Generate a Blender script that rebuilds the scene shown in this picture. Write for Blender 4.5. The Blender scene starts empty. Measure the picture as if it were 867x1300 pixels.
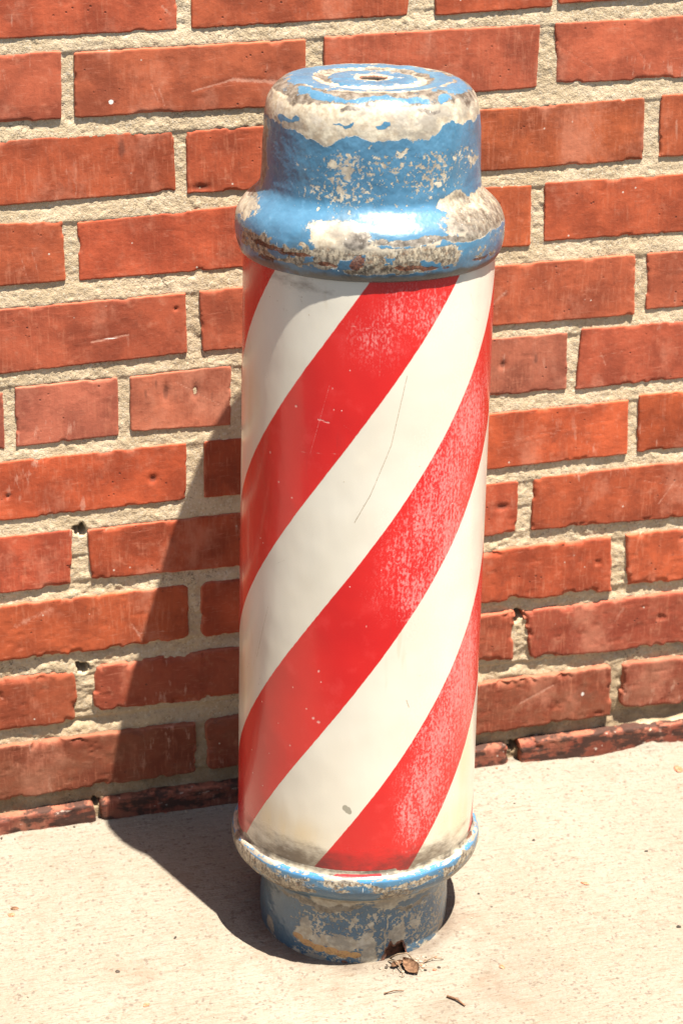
import bpy, bmesh, math
import numpy as np
from mathutils import Vector, Matrix
SUN_E, SKY_S, EXPO = 5.0, .05, 1.74
# measured outline of every brick in view: x,z of top-left, top-right, bottom-right, bottom-left corner (metres on the wall)
BR = {
0:[(-0.4479,0.7346,-0.2773,0.7347,-0.2785,0.6809,-0.4514,0.6815),(-0.2662,0.7354,-0.0852,0.7386,-0.0924,0.6819,-0.2673,0.6809),(-0.0710,0.7391,0.0269,0.7403,0.0299,0.6824,-0.0694,0.6807),(0.0316,0.7407,0.2209,0.7425,0.2265,0.6857,0.0345,0.6847)],
1:[(-0.5458,0.6708,-0.3692,0.6701,-0.3713,0.6165,-0.5505,0.6162),(-0.3596,0.6684,-0.1757,0.6684,-0.1750,0.6151,-0.3611,0.6165),(-0.1610,0.6700,0.0204,0.6695,0.0196,0.6164,-0.1607,0.6148),(0.0326,0.6695,0.2245,0.6702,0.2298,0.6161,0.0353,0.6187)],
2:[(-0.4685,0.6031,-0.2828,0.6024,-0.2821,0.5514,-0.4721,0.5498),(-0.2734,0.6005,-0.0886,0.6004,-0.0874,0.5475,-0.2732,0.5488),(-0.0772,0.6016,0.1154,0.6031,0.1179,0.5489,-0.0759,0.5487),(0.1294,0.6042,0.3302,0.6025,0.3332,0.5469,0.1313,0.5500)],
3:[(-0.5543,0.5384,-0.3740,0.5350,-0.3737,0.4836,-0.5590,0.4840),(-0.3628,0.5322,-0.1755,0.5381,-0.1754,0.4828,-0.3629,0.4827),(-0.1649,0.5386,0.0194,0.5349,0.0205,0.4810,-0.1646,0.4833),(0.0305,0.5361,0.2232,0.5337,0.2282,0.4812,0.0324,0.4835)],
4:[(-0.4654,0.4644,-0.2762,0.4656,-0.2760,0.4126,-0.4690,0.4081),(-0.2651,0.4667,-0.0938,0.4670,-0.0927,0.4121,-0.2634,0.4128),(-0.0821,0.4667,0.1164,0.4661,0.1188,0.4105,-0.0808,0.4124),(0.1273,0.4659,0.3241,0.4641,0.3265,0.4103,0.1296,0.4139)],
5:[(-0.5139,0.3948,-0.4286,0.3937,-0.4301,0.3421,-0.5177,0.3433),(-0.4194,0.3962,-0.3345,0.3974,-0.3356,0.3446,-0.4210,0.3432),(-0.3247,0.3964,-0.2389,0.3985,-0.2402,0.3437,-0.3256,0.3471),(-0.2301,0.3984,-0.1409,0.3989,-0.1404,0.3448,-0.2307,0.3435),(-0.1313,0.3987,-0.0383,0.3998,-0.0380,0.3445,-0.1306,0.3445),(-0.0299,0.4005,0.0590,0.4001,0.0604,0.3463,-0.0280,0.3464),(0.0705,0.4019,0.2662,0.4001,0.2678,0.3467,0.0686,0.3447)],
6:[(-0.4643,0.3317,-0.2784,0.3327,-0.2795,0.2794,-0.4677,0.2775),(-0.2635,0.3318,-0.0931,0.3311,-0.0920,0.2758,-0.2644,0.2792),(-0.0825,0.3307,0.1191,0.3306,0.1211,0.2778,-0.0813,0.2768),(0.1285,0.3349,0.3319,0.3296,0.3340,0.2765,0.1309,0.2783)],
7:[(-0.5685,0.2637,-0.3780,0.2638,-0.3809,0.2104,-0.5731,0.2094),(-0.3653,0.2615,-0.1785,0.2624,-0.1784,0.2083,-0.3639,0.2135),(-0.1672,0.2618,0.0197,0.2638,0.0205,0.2117,-0.1670,0.2092),(0.0322,0.2647,0.2269,0.2654,0.2305,0.2072,0.0340,0.2117)],
8:[(-0.4726,0.1990,-0.2791,0.1988,-0.2802,0.1446,-0.4760,0.1431),(-0.2694,0.1983,-0.0904,0.1980,-0.0893,0.1442,-0.2689,0.1447),(-0.0787,0.1973,0.1119,0.1975,0.1148,0.1407,-0.0775,0.1450),(0.1257,0.1974,0.3271,0.1958,0.3316,0.1401,0.1302,0.1428)],
9:[(-0.5732,0.1302,-0.3810,0.1281,-0.3804,0.0758,-0.5776,0.0764),(-0.3650,0.1298,-0.1776,0.1314,-0.1775,0.0782,-0.3668,0.0841),(-0.1667,0.1315,0.0232,0.1324,0.0217,0.0810,-0.1665,0.0782),(0.0301,0.1315,0.2334,0.1311,0.2361,0.0739,0.0387,0.0786)],
10:[(-0.4777,0.0626,-0.2755,0.0600,-0.2765,0.0083,-0.4812,0.0057),(-0.2669,0.0604,-0.0877,0.0610,-0.0865,0.0056,-0.2663,0.0092),(-0.0756,0.0609,0.1205,0.0629,0.1224,0.0081,-0.0744,0.0054),(0.1300,0.0633,0.3336,0.0613,0.3379,0.0070,0.1309,0.0129)],
11:[(-0.5782,-0.0117,-0.3703,-0.0066,-0.3682,-0.0463,-0.5813,-0.0499),(-0.3646,-0.0050,-0.1774,-0.0065,-0.1773,-0.0465,-0.3625,-0.0472),(-0.1662,-0.0057,0.0208,-0.0057,0.0235,-0.0530,-0.1661,-0.0457),(0.0309,-0.0047,0.2350,-0.0069,0.2389,-0.0515,0.0338,-0.0537)],
}
# wear and marks on the pole: angle, distance along the profile, half sizes, strength
CAP_CREAM = [(-2.034,0.0931,0.077,0.0039,1),(-2.222,0.0877,0.082,0.0056,1),(-2.072,0.0836,0.064,0.0034,1),(-2.147,0.0701,0.072,0.0034,1),(-2.117,0.0621,0.049,0.0022,1),(-1.697,0.0891,0.042,0.0028,1),(-1.607,0.0851,0.043,0.0034,1),(-1.562,0.1011,0.051,0.0045,1),(-1.015,0.0931,0.044,0.0023,1),(-1.465,0.0851,0.03,0.0017,1),(-2.282,0.0539,0.036,0.0025,1),(-2.319,0.0917,0.047,0.0045,1),(-2.079,0.0384,0.219,0.0137,1),(-1.937,0.0273,0.278,0.0057,1),(-1.292,0.0556,0.215,0.0047,1),(-1.045,0.0407,0.466,0.0128,1),(-0.572,0.0466,0.532,0.0139,1),(-3.362,0.0439,0.44,0.0155,1),(-1.42,0.0241,0.31,0.0057,1),(-1.682,0.0231,0.337,0.0051,1),(-1.007,0.0206,0.125,0.0029,1),(-2.229,0.0227,0.18,0.0035,1),(-2.987,0.1304,0.314,0.0091,1),(-0.715,0.0851,0.149,0.0023,1),(-1.195,0.0761,0.045,0.0023,1),(-1.869,0.1018,0.042,0.0022,1)]
CAP_BLUE = [(-2.769,0.1178,0.111,0.0028,1),(-1.809,0.1184,0.057,0.0016,1),(-2.124,0.1178,0.051,0.0008,1),(-1.03,0.1345,0.108,0.0024,1),(-0.677,0.137,0.164,0.0035,1),(-1.547,0.0457,0.268,0.0131,1),(-1.277,0.0236,0.075,0.0029,1),(-0.752,0.0231,0.308,0.0053,1),(-1.105,0.0162,0.272,0.0042,1),(-3.392,0.1506,0.6,0.0029,1),(-2.514,0.1399,0.193,0.0034,1),(-1.764,0.1375,0.29,0.002,1),(-0.295,0.1582,0.56,0.0029,1),(-0.565,0.1443,0.371,0.0023,1),(-3.392,0.1782,0.6,0.0017,1)]
CAP_DARK = [(-2.612,0.133,0.241,0.0048,1),(-2.064,0.1298,0.092,0.0029,1),(-1.307,0.1293,0.142,0.0023,1),(-0.655,0.1298,0.33,0.0068,1),(-3.309,0.1389,0.48,0.0046,1),(-3.242,0.0864,0.2,0.03,1),(-0.895,0.0412,0.378,0.0104,1),(-1.54,0.0306,0.355,0.0033,1),(-1.989,0.0334,0.136,0.005,1),(-2.762,0.0227,0.331,0.0035,1),(-2.372,0.0206,0.196,0.0029,1),(-1.127,0.0311,0.314,0.0028,1),(-1.794,0.0116,0.393,0.0019,1),(0.2,0.1506,0.377,0.0027,1),(0.35,0.1764,0.6,0.0023,1),(-3.392,0.1715,0.6,0.0029,1),(-3.354,0.0531,0.32,0.0047,1)]
CAP_RUST = [(-1.967,0.0181,0.061,0.0065,1),(-2.672,0.0214,0.19,0.0024,1),(-2.424,0.0189,0.136,0.0018,1),(-1.502,0.0136,0.217,0.0018,1),(-2.162,0.0141,0.083,0.0018,1),(-0.91,0.0111,0.126,0.0019,1)]
CAP_SPECK = [(-1.967,0.0877,0.431,0.0225,1),(-1.322,0.0864,0.368,0.0215,1),(-2.139,0.0671,0.431,0.0102,1),(-0.872,0.0957,0.27,0.0172,1)]
BASE_CREAM = [(-2.402,0.0205,0.107,0.0111,1),(-2.214,0.0178,0.123,0.0074,1),(-2.079,0.0205,0.168,0.0089,1),(-1.922,0.0178,0.147,0.0074,1),(-1.697,0.0103,0.108,0.0154,1),(-1.51,0.0233,0.014,0.0148,1),(-1.382,0.0205,0.092,0.0067,1),(-2.747,0.0,0.256,0.0043,1),(-2.537,0.0,0.202,0.0046,1),(-2.252,0.0,0.203,0.004,1),(-1.914,0.0,0.185,0.0031,1),(-1.105,0.0,0.33,0.0036,1),(-0.677,0.0,0.144,0.0113,1),(-2.882,0.0096,0.069,0.0061,1),(-1.18,0.026,0.064,0.003,1),(-2.604,0.0858,0.176,0.0053,1),(-2.304,0.0791,0.241,0.0075,1),(-2.004,0.0518,0.322,0.0059,1),(-1.457,0.058,0.347,0.0129,1),(-1.007,0.0555,0.243,0.0076,1),(-0.97,0.0898,0.163,0.007,1),(-2.919,0.0875,0.171,0.0075,1),(-0.647,0.096,0.161,0.012,1),(-1.675,0.0315,0.041,0.0029,1)]
BASE_BLUE = [(-2.169,0.0966,0.329,0.0019,1),(-2.657,0.104,0.215,0.0021,1),(-1.727,0.0947,0.309,0.0019,1),(-1.097,0.095,0.264,0.0019,1),(-0.55,0.0989,0.293,0.0068,1),(-2.109,0.0761,0.133,0.0071,1),(-1.817,0.0791,0.087,0.0061,1),(-1.225,0.0866,0.093,0.0038,1)]
BASE_DARK = [(-2.859,0.0854,0.203,0.006,1),(-2.372,0.0805,0.22,0.0048,1),(-1.914,0.0901,0.366,0.0023,1),(-1.345,0.0891,0.283,0.0029,1),(-3.129,0.0945,0.133,0.011,1),(-0.797,0.0891,0.164,0.0044,1),(-2.259,0.0453,0.536,0.003,1),(-1.24,0.0425,0.303,0.0022,1),(-2.769,0.0,0.441,0.0026,1)]
BASE_TAN = [(-2.462,0.0123,0.061,0.0022,1),(-2.349,0.0096,0.085,0.0025,1),(-2.214,0.0083,0.088,0.0027,1),(-2.079,0.0076,0.084,0.0029,1),(-1.952,0.0063,0.083,0.0028,1),(-1.832,0.0056,0.066,0.0023,1)]
BASE_RUST = [(-1.959,0.0069,0.041,0.0015,1),(-1.405,0.0056,0.202,0.0031,1),(-0.602,0.1003,0.096,0.0034,1)]
BASE_HOLE = [(-1.397,0.0,0.151,0.0097,1)]
TUBE_GRIME = [(-2.409,0.4841,0.243,0.0053,1),(-2.177,0.4823,0.101,0.0029,1),(-2.604,0.4875,0.136,0.0047,1),(-1.48,0.4944,0.385,0.0023,1),(-2.567,0.0251,0.266,0.0071,1),(-2.289,0.019,0.202,0.0057,1),(-2.889,0.0259,0.168,0.0065,1),(-1.352,0.0225,0.163,0.0071,1),(-1.112,0.0207,0.199,0.0043,1),(-0.782,0.0251,0.207,0.0058,1),(-1.532,0.0164,0.272,0.0028,1),(-2.184,0.013,0.137,0.0036,1)]
TUBE_YELLOW = [(-3.107,0.3847,0.236,0.03,1),(-3.099,0.1539,0.216,0.03,1),(-2.664,0.0398,0.296,0.0171,1),(-0.85,0.0354,0.31,0.0186,1),(-2.439,0.0372,0.317,0.0127,1),(-0.752,0.0882,0.125,0.03,1),(-2.912,0.3017,0.112,0.03,1)]
TUBE_CHALK = [(-1.54,0.4702,0.252,0.0141,0.6),(-1.772,0.4504,0.203,0.0178,0.42),(-1.352,0.4651,0.194,0.0154,0.65),(-0.88,0.3777,0.211,0.03,1),(-1.127,0.3397,0.221,0.03,1),(-1.277,0.3112,0.179,0.03,0.9),(-1.48,0.2827,0.186,0.0281,0.55),(-1.135,0.2827,0.187,0.03,1),(-1.6,0.255,0.166,0.0219,0.3),(-1.397,0.2429,0.126,0.0195,1),(-0.872,0.1487,0.245,0.03,1),(-1.112,0.1227,0.214,0.03,1),(-1.262,0.0787,0.172,0.03,1),(-1.405,0.0536,0.1,0.021,1),(-0.992,0.1729,0.183,0.03,1),(-0.752,0.185,0.154,0.03,1)]
TUBE_SPOT = [(-1.944,0.0674,0.023,0.0026,1),(-1.922,0.0657,0.026,0.0029,1),(-1.907,0.064,0.019,0.0021,1)]
TUBE_DOT = [(-2.424,0.3924,0.012,0.001,1),(-2.117,0.4106,0.008,0.0007,1),(-2.102,0.3942,0.007,0.0007,1),(-2.687,0.3501,0.012,0.0008,1),(-2.222,0.1418,0.014,0.0011,1),(-2.177,0.1392,0.015,0.0012,1),(-2.582,0.3293,0.01,0.0008,1),(-2.184,0.1824,0.01,0.001,1),(-1.809,0.223,0.007,0.0008,1),(-2.432,0.1132,0.009,0.0008,1),(-2.282,0.1487,0.009,0.0007,1),(-2.447,0.3198,0.01,0.0006,1),(-2.409,0.1642,0.008,0.0007,1),(-2.162,0.1737,0.007,0.0007,1)]
TUBE_SCRATCH_DARK = [(-1.5395,0.421,-1.652,0.3674,0.0005,0.8),(-1.652,0.3674,-1.802,0.3293,0.0005,0.8),(-1.802,0.3293,-1.9219,0.3069,0.0006,0.9),(-2.6868,0.2239,-2.8367,0.1755,0.0006,0.7),(-2.7917,0.2005,-2.8967,0.1625,0.0005,0.5),(-2.7992,0.4123,-2.7093,0.4054,0.0007,0.6),(-0.9547,0.4754,-0.9022,0.4651,0.0006,0.7),(-0.9772,0.4616,-0.8122,0.4512,0.0006,0.6),(-0.9922,0.4478,-0.8497,0.4374,0.0006,0.6),(-1.4646,0.1582,-1.4421,0.1521,0.0008,0.9),(-2.5893,0.2628,-2.5068,0.268,0.0007,0.6),(-2.5668,0.4642,-2.5218,0.4642,0.0012,0.6),(-2.4168,0.4772,-2.3718,0.4711,0.0006,0.7),(-1.3746,0.1781,-1.3296,0.1763,0.0008,0.6),(-3.0017,0.4253,-3.0467,0.3864,0.001,0.4),(-2.5518,0.4417,-2.4618,0.4469,0.0006,0.5),(-1.9219,0.3129,-1.847,0.3224,0.0004,0.5),(-3.0992,0.1954,-3.0167,0.1815,0.001,0.5),(-0.9322,0.2083,-0.8797,0.1928,0.0012,0.35)]
TUBE_SCRATCH_LIGHT = [(-2.1394,0.4132,-2.2894,0.3579,0.0005,0.5),(-2.4318,0.357,-2.0569,0.3605,0.0005,0.5),(-2.0569,0.3605,-1.8245,0.3622,0.0003,0.3),(-2.0494,0.4599,-1.8245,0.4573,0.0005,0.6),(-2.2294,0.3855,-2.1394,0.3838,0.0009,0.9),(-1.757,0.4409,-1.757,0.4218,0.0005,0.5),(-2.0194,0.3829,-1.9594,0.3786,0.0004,0.5),(-1.9294,0.4676,-2.0119,0.4495,0.0003,0.5),(-1.3821,0.4028,-1.2471,0.4192,0.0003,0.4),(-1.9969,0.064,-1.9819,0.0614,0.0005,0.4)]
CAP_BAND_LOW = [(-3.2791,0.1131),(-3.0167,0.1118),(-2.7467,0.1084),(-2.5143,0.1078),(-2.4018,0.1051),(-2.2969,0.0998),(-2.1319,0.1078),(-1.9819,0.1098),(-1.8545,0.1078),(-1.6595,0.1098),(-1.4796,0.1084),(-1.3221,0.1071),(-1.1871,0.1145),(-1.0522,0.1196),(-0.9022,0.1158),(-0.5573,0.1165),(-0.3173,0.1145)]
DEBRIS = [(-0.1727,-0.2708),(-0.1812,-0.2838),(-0.1707,-0.2822),(0.1779,-0.0421),(0.02,-0.2064),(-0.0876,-0.2998),(-0.4626,-0.1269),(-0.3766,-0.2754),(-0.3904,-0.2264),(-0.4587,-0.1186),(-0.3361,-0.1934),(0.0748,-0.2823),(-0.0005,-0.1335),(0.0715,-0.064),(0.0921,-0.1693),(-0.0735,-0.1975),(-0.157,-0.3447),(-0.2041,-0.299),(-0.1414,-0.3124)]
# ---------------------------------------------------------------- helpers
rng = np.random.default_rng(7)
SC = bpy.context.scene
COL = SC.collection

def _hash(ix, iy, seed):
    h = (ix.astype(np.int64) * 374761393 + iy.astype(np.int64) * 668265263 + seed * 1442695041) & 0xFFFFFFFF
    h = ((h ^ (h >> 13)) * 1274126177) & 0xFFFFFFFF
    h = h ^ (h >> 16)
    return (h & 0xFFFFFF) / float(0xFFFFFF)

def vn(x, y, seed=0):
    """smooth value noise, 0..1"""
    x = np.asarray(x, float); y = np.asarray(y, float)
    x, y = np.broadcast_arrays(x, y)
    ix = np.floor(x); iy = np.floor(y); fx = x - ix; fy = y - iy
    fx = fx * fx * fx * (fx * (fx * 6 - 15) + 10); fy = fy * fy * fy * (fy * (fy * 6 - 15) + 10)
    a = _hash(ix, iy, seed); b = _hash(ix + 1, iy, seed); c = _hash(ix, iy + 1, seed); d = _hash(ix + 1, iy + 1, seed)
    return (a * (1 - fx) + b * fx) * (1 - fy) + (c * (1 - fx) + d * fx) * fy

def fbm(x, y, seed=0, octv=4):
    s = 0; a = 1; t = 0
    for i in range(octv):
        s = s + a * vn(np.asarray(x) * 2 ** i, np.asarray(y) * 2 ** i, seed + i * 17); t += a; a *= .5
    return s / t

def sstep(a, b, x):
    t = np.clip((x - a) / (b - a), 0, 1)
    return t * t * (3 - 2 * t)

def link(name, V, F, mat=None, parent=None, smooth=True, attrs=None, colors=None):
    me = bpy.data.meshes.new(name)
    V = np.asarray(V, np.float32); F = np.asarray(F, np.int32)
    n = F.shape[1]
    me.vertices.add(len(V)); me.vertices.foreach_set('co', V.ravel())
    me.loops.add(F.size); me.loops.foreach_set('vertex_index', F.ravel())
    me.polygons.add(len(F)); me.polygons.foreach_set('loop_start', np.arange(0, F.size, n, dtype=np.int32))
    me.polygons.foreach_set('use_smooth', np.full(len(F), smooth))
    me.update(calc_edges=True)
    for k, v in (attrs or {}).items():
        a = me.attributes.new(k, 'FLOAT', 'POINT'); a.data.foreach_set('value', np.asarray(v, np.float32).ravel())
    for k, v in (colors or {}).items():
        a = me.attributes.new(k, 'FLOAT_COLOR', 'POINT')
        v = np.asarray(v, np.float32)
        a.data.foreach_set('color', np.c_[v, np.ones(len(v), np.float32)].ravel())
    if mat: me.materials.append(mat)
    o = bpy.data.objects.new(name, me); COL.objects.link(o)
    if parent: o.parent = parent
    return o

def tag(o, label=None, cat=None, group=None, kind=None):
    if label: o['label'] = label
    if cat: o['category'] = cat
    if group: o['group'] = group
    if kind: o['kind'] = kind
    return o

def gridF(nu, nv, wrap=False, off=0):
    i = np.arange(nu if wrap else nu - 1); j = np.arange(nv - 1)
    I, J = np.meshgrid(i, j, indexing='ij'); I2 = (I + 1) % nu
    return (np.stack([I * nv + J, I2 * nv + J, I2 * nv + J + 1, I * nv + J + 1], -1).reshape(-1, 4)) + off

# ---------------------------------------------------------------- node helper
class M:
    def __init__(s, name):
        s.m = bpy.data.materials.new(name); s.m.use_nodes = True
        s.t = s.m.node_tree; s.N = s.t.nodes; s.b = s.N['Principled BSDF']
        s.tc = s.N.new('ShaderNodeTexCoord').outputs['Object']
    def _in(s, sock, v):
        if isinstance(v, bpy.types.NodeSocket): s.t.links.new(v, sock)
        elif v is not None:
            if isinstance(v, tuple) and sock.type == 'RGBA' and len(v) == 3: v = (*v, 1)
            sock.default_value = v
    def math(s, op, a, b=0.0, c=None, clamp=False):
        n = s.N.new('ShaderNodeMath'); n.operation = op; n.use_clamp = clamp
        s._in(n.inputs[0], a); s._in(n.inputs[1], b)
        if c is not None: s._in(n.inputs[2], c)
        return n.outputs[0]
    def add(s, a, b): return s.math('ADD', a, b)
    def sub(s, a, b): return s.math('SUBTRACT', a, b)
    def mul(s, a, b): return s.math('MULTIPLY', a, b)
    def mx(s, a, b): return s.math('MAXIMUM', a, b)
    def mn(s, a, b): return s.math('MINIMUM', a, b)
    def inv(s, a): return s.math('SUBTRACT', 1.0, a)
    def step(s, v, lo, hi, a=0.0, b=1.0):
        n = s.N.new('ShaderNodeMapRange'); n.interpolation_type = 'SMOOTHSTEP'
        s._in(n.inputs[0], v); s._in(n.inputs[1], lo); s._in(n.inputs[2], hi); s._in(n.inputs[3], a); s._in(n.inputs[4], b)
        return n.outputs[0]
    def vec(s, sc=(1, 1, 1), rot=(0, 0, 0), src=None):
        n = s.N.new('ShaderNodeMapping'); s._in(n.inputs['Vector'], src or s.tc)
        n.inputs['Scale'].default_value = sc; n.inputs['Rotation'].default_value = rot
        return n.outputs[0]
    def noise(s, scale, detail=3, rough=.55, vec=None, dist=0.0):
        n = s.N.new('ShaderNodeTexNoise'); s._in(n.inputs['Vector'], vec or s.tc)
        n.inputs['Scale'].default_value = scale; n.inputs['Detail'].default_value = detail
        n.inputs['Roughness'].default_value = rough; n.inputs['Distortion'].default_value = dist
        return n.outputs[0]
    def voro(s, scale, feat='F1', vec=None, rnd=1.0):
        n = s.N.new('ShaderNodeTexVoronoi'); n.feature = feat; s._in(n.inputs['Vector'], vec or s.tc)
        n.inputs['Scale'].default_value = scale; n.inputs['Randomness'].default_value = rnd
        return n.outputs['Distance'], (n.outputs['Color'] if feat == 'F1' else None)
    def attr(s, name, color=False):
        n = s.N.new('ShaderNodeAttribute'); n.attribute_name = name
        return n.outputs['Color'] if color else n.outputs['Fac']
    def mix(s, f, a, b, mode='MIX'):
        n = s.N.new('ShaderNodeMix'); n.data_type = 'RGBA'; n.blend_type = mode
        s._in(n.inputs[0], f); s._in(n.inputs[6], a); s._in(n.inputs[7], b)
        return n.outputs[2]
    def lerp(s, f, a, b):
        n = s.N.new('ShaderNodeMix'); n.data_type = 'FLOAT'
        s._in(n.inputs[0], f); s._in(n.inputs[2], a); s._in(n.inputs[3], b)
        return n.outputs[0]
    def bump(s, h, dist, strength=1.0, normal=None):
        n = s.N.new('ShaderNodeBump'); n.inputs['Distance'].default_value = dist; s._in(n.inputs['Strength'], strength)
        s._in(n.inputs['Height'], h)
        if normal: s._in(n.inputs['Normal'], normal)
        return n.outputs[0]
    def out(s, color, rough, normal=None, spec=None, metal=None, coat=None, coatr=None):
        b = s.b.inputs
        color = s.mix(1.0, color, (.80, .80, .80), 'MULTIPLY')
        s._in(b['Base Color'], color); s._in(b['Roughness'], rough)
        if normal: s._in(b['Normal'], normal)
        if spec is not None: s._in(b['Specular IOR Level'], spec)
        if metal is not None: s._in(b['Metallic'], metal)
        if coat is not None: s._in(b['Coat Weight'], coat)
        if coatr is not None: s._in(b['Coat Roughness'], coatr)
        return s.m

# ---------------------------------------------------------------- materials
def mat_brick():
    m = M('fired_brick')
    tint = m.attr('tint', True); edge = m.attr('edge'); scr = m.attr('scratch'); dk = m.attr('stain'); tar = m.attr('tar'); dirt = m.attr('dirt')
    n1 = m.noise(22, 4, .6); n2 = m.noise(90, 4, .65); n3 = m.noise(420, 3, .7)
    streak = m.noise(1, 4, .6, m.vec((420, 420, 55)))        # vertical drag marks of the wire
    c = m.mix(m.step(n1, .35, .68), m.mix(1.0, tint, (.64, .58, .58), 'MULTIPLY'), m.mix(1.0, tint, (1.15, 1.14, 1.10), 'MULTIPLY'))
    sa = m.step(m.noise(13, 2, .5, m.vec((1, 1, 1), (1, .5, .2))), .38, .66, .05, .38)
    c = m.mix(m.mul(m.step(streak, .5, .72), sa), c, (.60, .225, .125))
    c = m.mix(m.mul(m.step(streak, .47, .28), sa), c, (.24, .065, .035))
    c = m.mix(m.mul(m.step(m.noise(17, 5, .7, m.vec((1, 1, .7), (.3, 0, 2))), .52, .70), .45), c, (.62, .25, .155))
    c = m.mix(.06, c, m.mix(n2, (.22, .12, .08), (.66, .36, .24)))      # dust
    # pale scuffs running every way
    for k_, (rz, th) in enumerate(((.5, .60), (-.7, .61))):
        sk = m.noise(1, 3, .65, m.vec((60, 60, 500), (0, rz, k_)))
        c = m.mix(m.mul(m.step(sk, th, th + .12), .26), c, (.64, .27, .17))
    c = m.mix(m.mul(m.step(n2, .56, .74), .30), c, (.66, .27, .16))
    c = m.mix(m.mul(m.step(n2, .42, .26), .45), c, (.20, .055, .032))
    # smears of lime and pale drag scuffs
    sm = m.mul(m.step(m.noise(9, 3, .6), .52, .66), m.step(m.noise(1, 5, .7, m.vec((160, 160, 42), (0, .35, 0))), .56, .66))
    c = m.mix(m.mul(sm, .38), c, (.74, .46, .33))
    # small dark pits and sooty specks
    d, _ = m.voro(140)
    pits = m.mul(m.step(d, .17, .08), m.step(m.noise(35, 2), .56, .62))
    c = m.mix(m.mul(pits, .75), c, (.10, .035, .025))
    d2, _ = m.voro(95)
    dots = m.mul(m.step(d2, .10, .06), m.step(m.noise(28, 2, vec=m.vec((1, 1, 1), (.4, .2, 1))), .58, .62))
    c = m.mix(m.mul(dots, .8), c, (.72, .62, .50))
    stn = m.step(m.add(dk, m.mul(m.sub(n2, .5), .5)), .3, .75)
    c = m.mix(m.mul(stn, .62), c, (.13, .05, .035))
    c = m.mix(m.mul(m.step(m.add(edge, m.mul(m.sub(n2, .5), .9)), .55, .95), .35), c, (.66, .24, .13))
    c = m.mix(m.mul(m.step(m.add(scr, m.mul(m.sub(n3, .5), .9)), .30, .80), .6), c, (.68, .36, .25))
    wh = m.attr('white'); c = m.mix(m.step(m.add(wh, m.mul(m.sub(n3, .5), .3)), .45, .6), c, (.88, .82, .74))
    gr = m.mul(dirt, m.step(m.add(n1, m.mul(n2, .5)), .62, .95)); c = m.mix(m.mul(gr, .6), c, (.13, .065, .038))
    # old black paint on the bottom course
    tn = m.add(m.noise(1, 4, .65, m.vec((40, 40, 130))), m.mul(m.sub(n2, .5), .5))
    tm = m.mul(tar, m.step(tn, .42, .56)); c = m.mix(m.mul(tm, .88), c, (.045, .028, .022))
    tl = m.mul(tar, m.step(m.noise(1, 4, .7, m.vec((60, 60, 160), (0, 0, 1))), .63, .70)); c = m.mix(m.mul(tl, .6), c, (.55, .45, .36))
    h = m.add(m.add(m.mul(n3, .45), m.mul(n2, .6)), m.add(m.mul(streak, .30), m.mul(m.step(n1, .3, .7), .8)))
    h = m.sub(h, m.mul(pits, .9))
    nb = m.bump(h, .00036)
    return m.out(c, m.lerp(n2, .6, .85), nb, .10)

def mat_mortar():
    m = M('sandy_mortar')
    n1 = m.noise(30, 4, .6); n2 = m.noise(260, 4, .7); n3 = m.noise(900, 2, .6); dirt = m.attr('dirt')
    _, vc = m.voro(650); d, _ = m.voro(650)
    sep = m.N.new('ShaderNodeSeparateColor'); m._in(sep.inputs[0], vc)
    c = m.mix(m.step(n1, .35, .68), (.53, .405, .25), (.63, .495, .325))
    c = m.mix(m.mul(m.step(n2, .45, .28), .35), c, (.30, .21, .12))
    c = m.mix(m.mul(m.step(n2, .56, .72), .35), c, (.72, .60, .42))
    c = m.mix(m.mul(m.step(sep.outputs[0], .80, .9), .3), c, (.80, .72, .58))
    c = m.mix(m.mul(m.step(sep.outputs[1], .90, .96), .35), c, (.20, .14, .09))
    c = m.mix(m.mul(dirt, m.step(n1, .3, .6, .4, .85)), c, (.16, .10, .05))
    crk = m.mul(m.step(m.math('ABSOLUTE', m.sub(m.noise(38, 4, .7, dist=.4), .5)), .010, .002), m.step(m.noise(12, 2), .50, .58))
    c = m.mix(m.mul(crk, .7), c, (.09, .06, .04))
    c = m.mix(m.mul(m.step(m.noise(14, 4, .65), .54, .68), .22), c, (.36, .26, .15))
    h = m.add(m.mul(n2, 1.0), m.add(m.mul(n3, .35), m.mul(m.inv(d), .35)))
    return m.out(c, .95, m.bump(h, .00055), .1)

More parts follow.
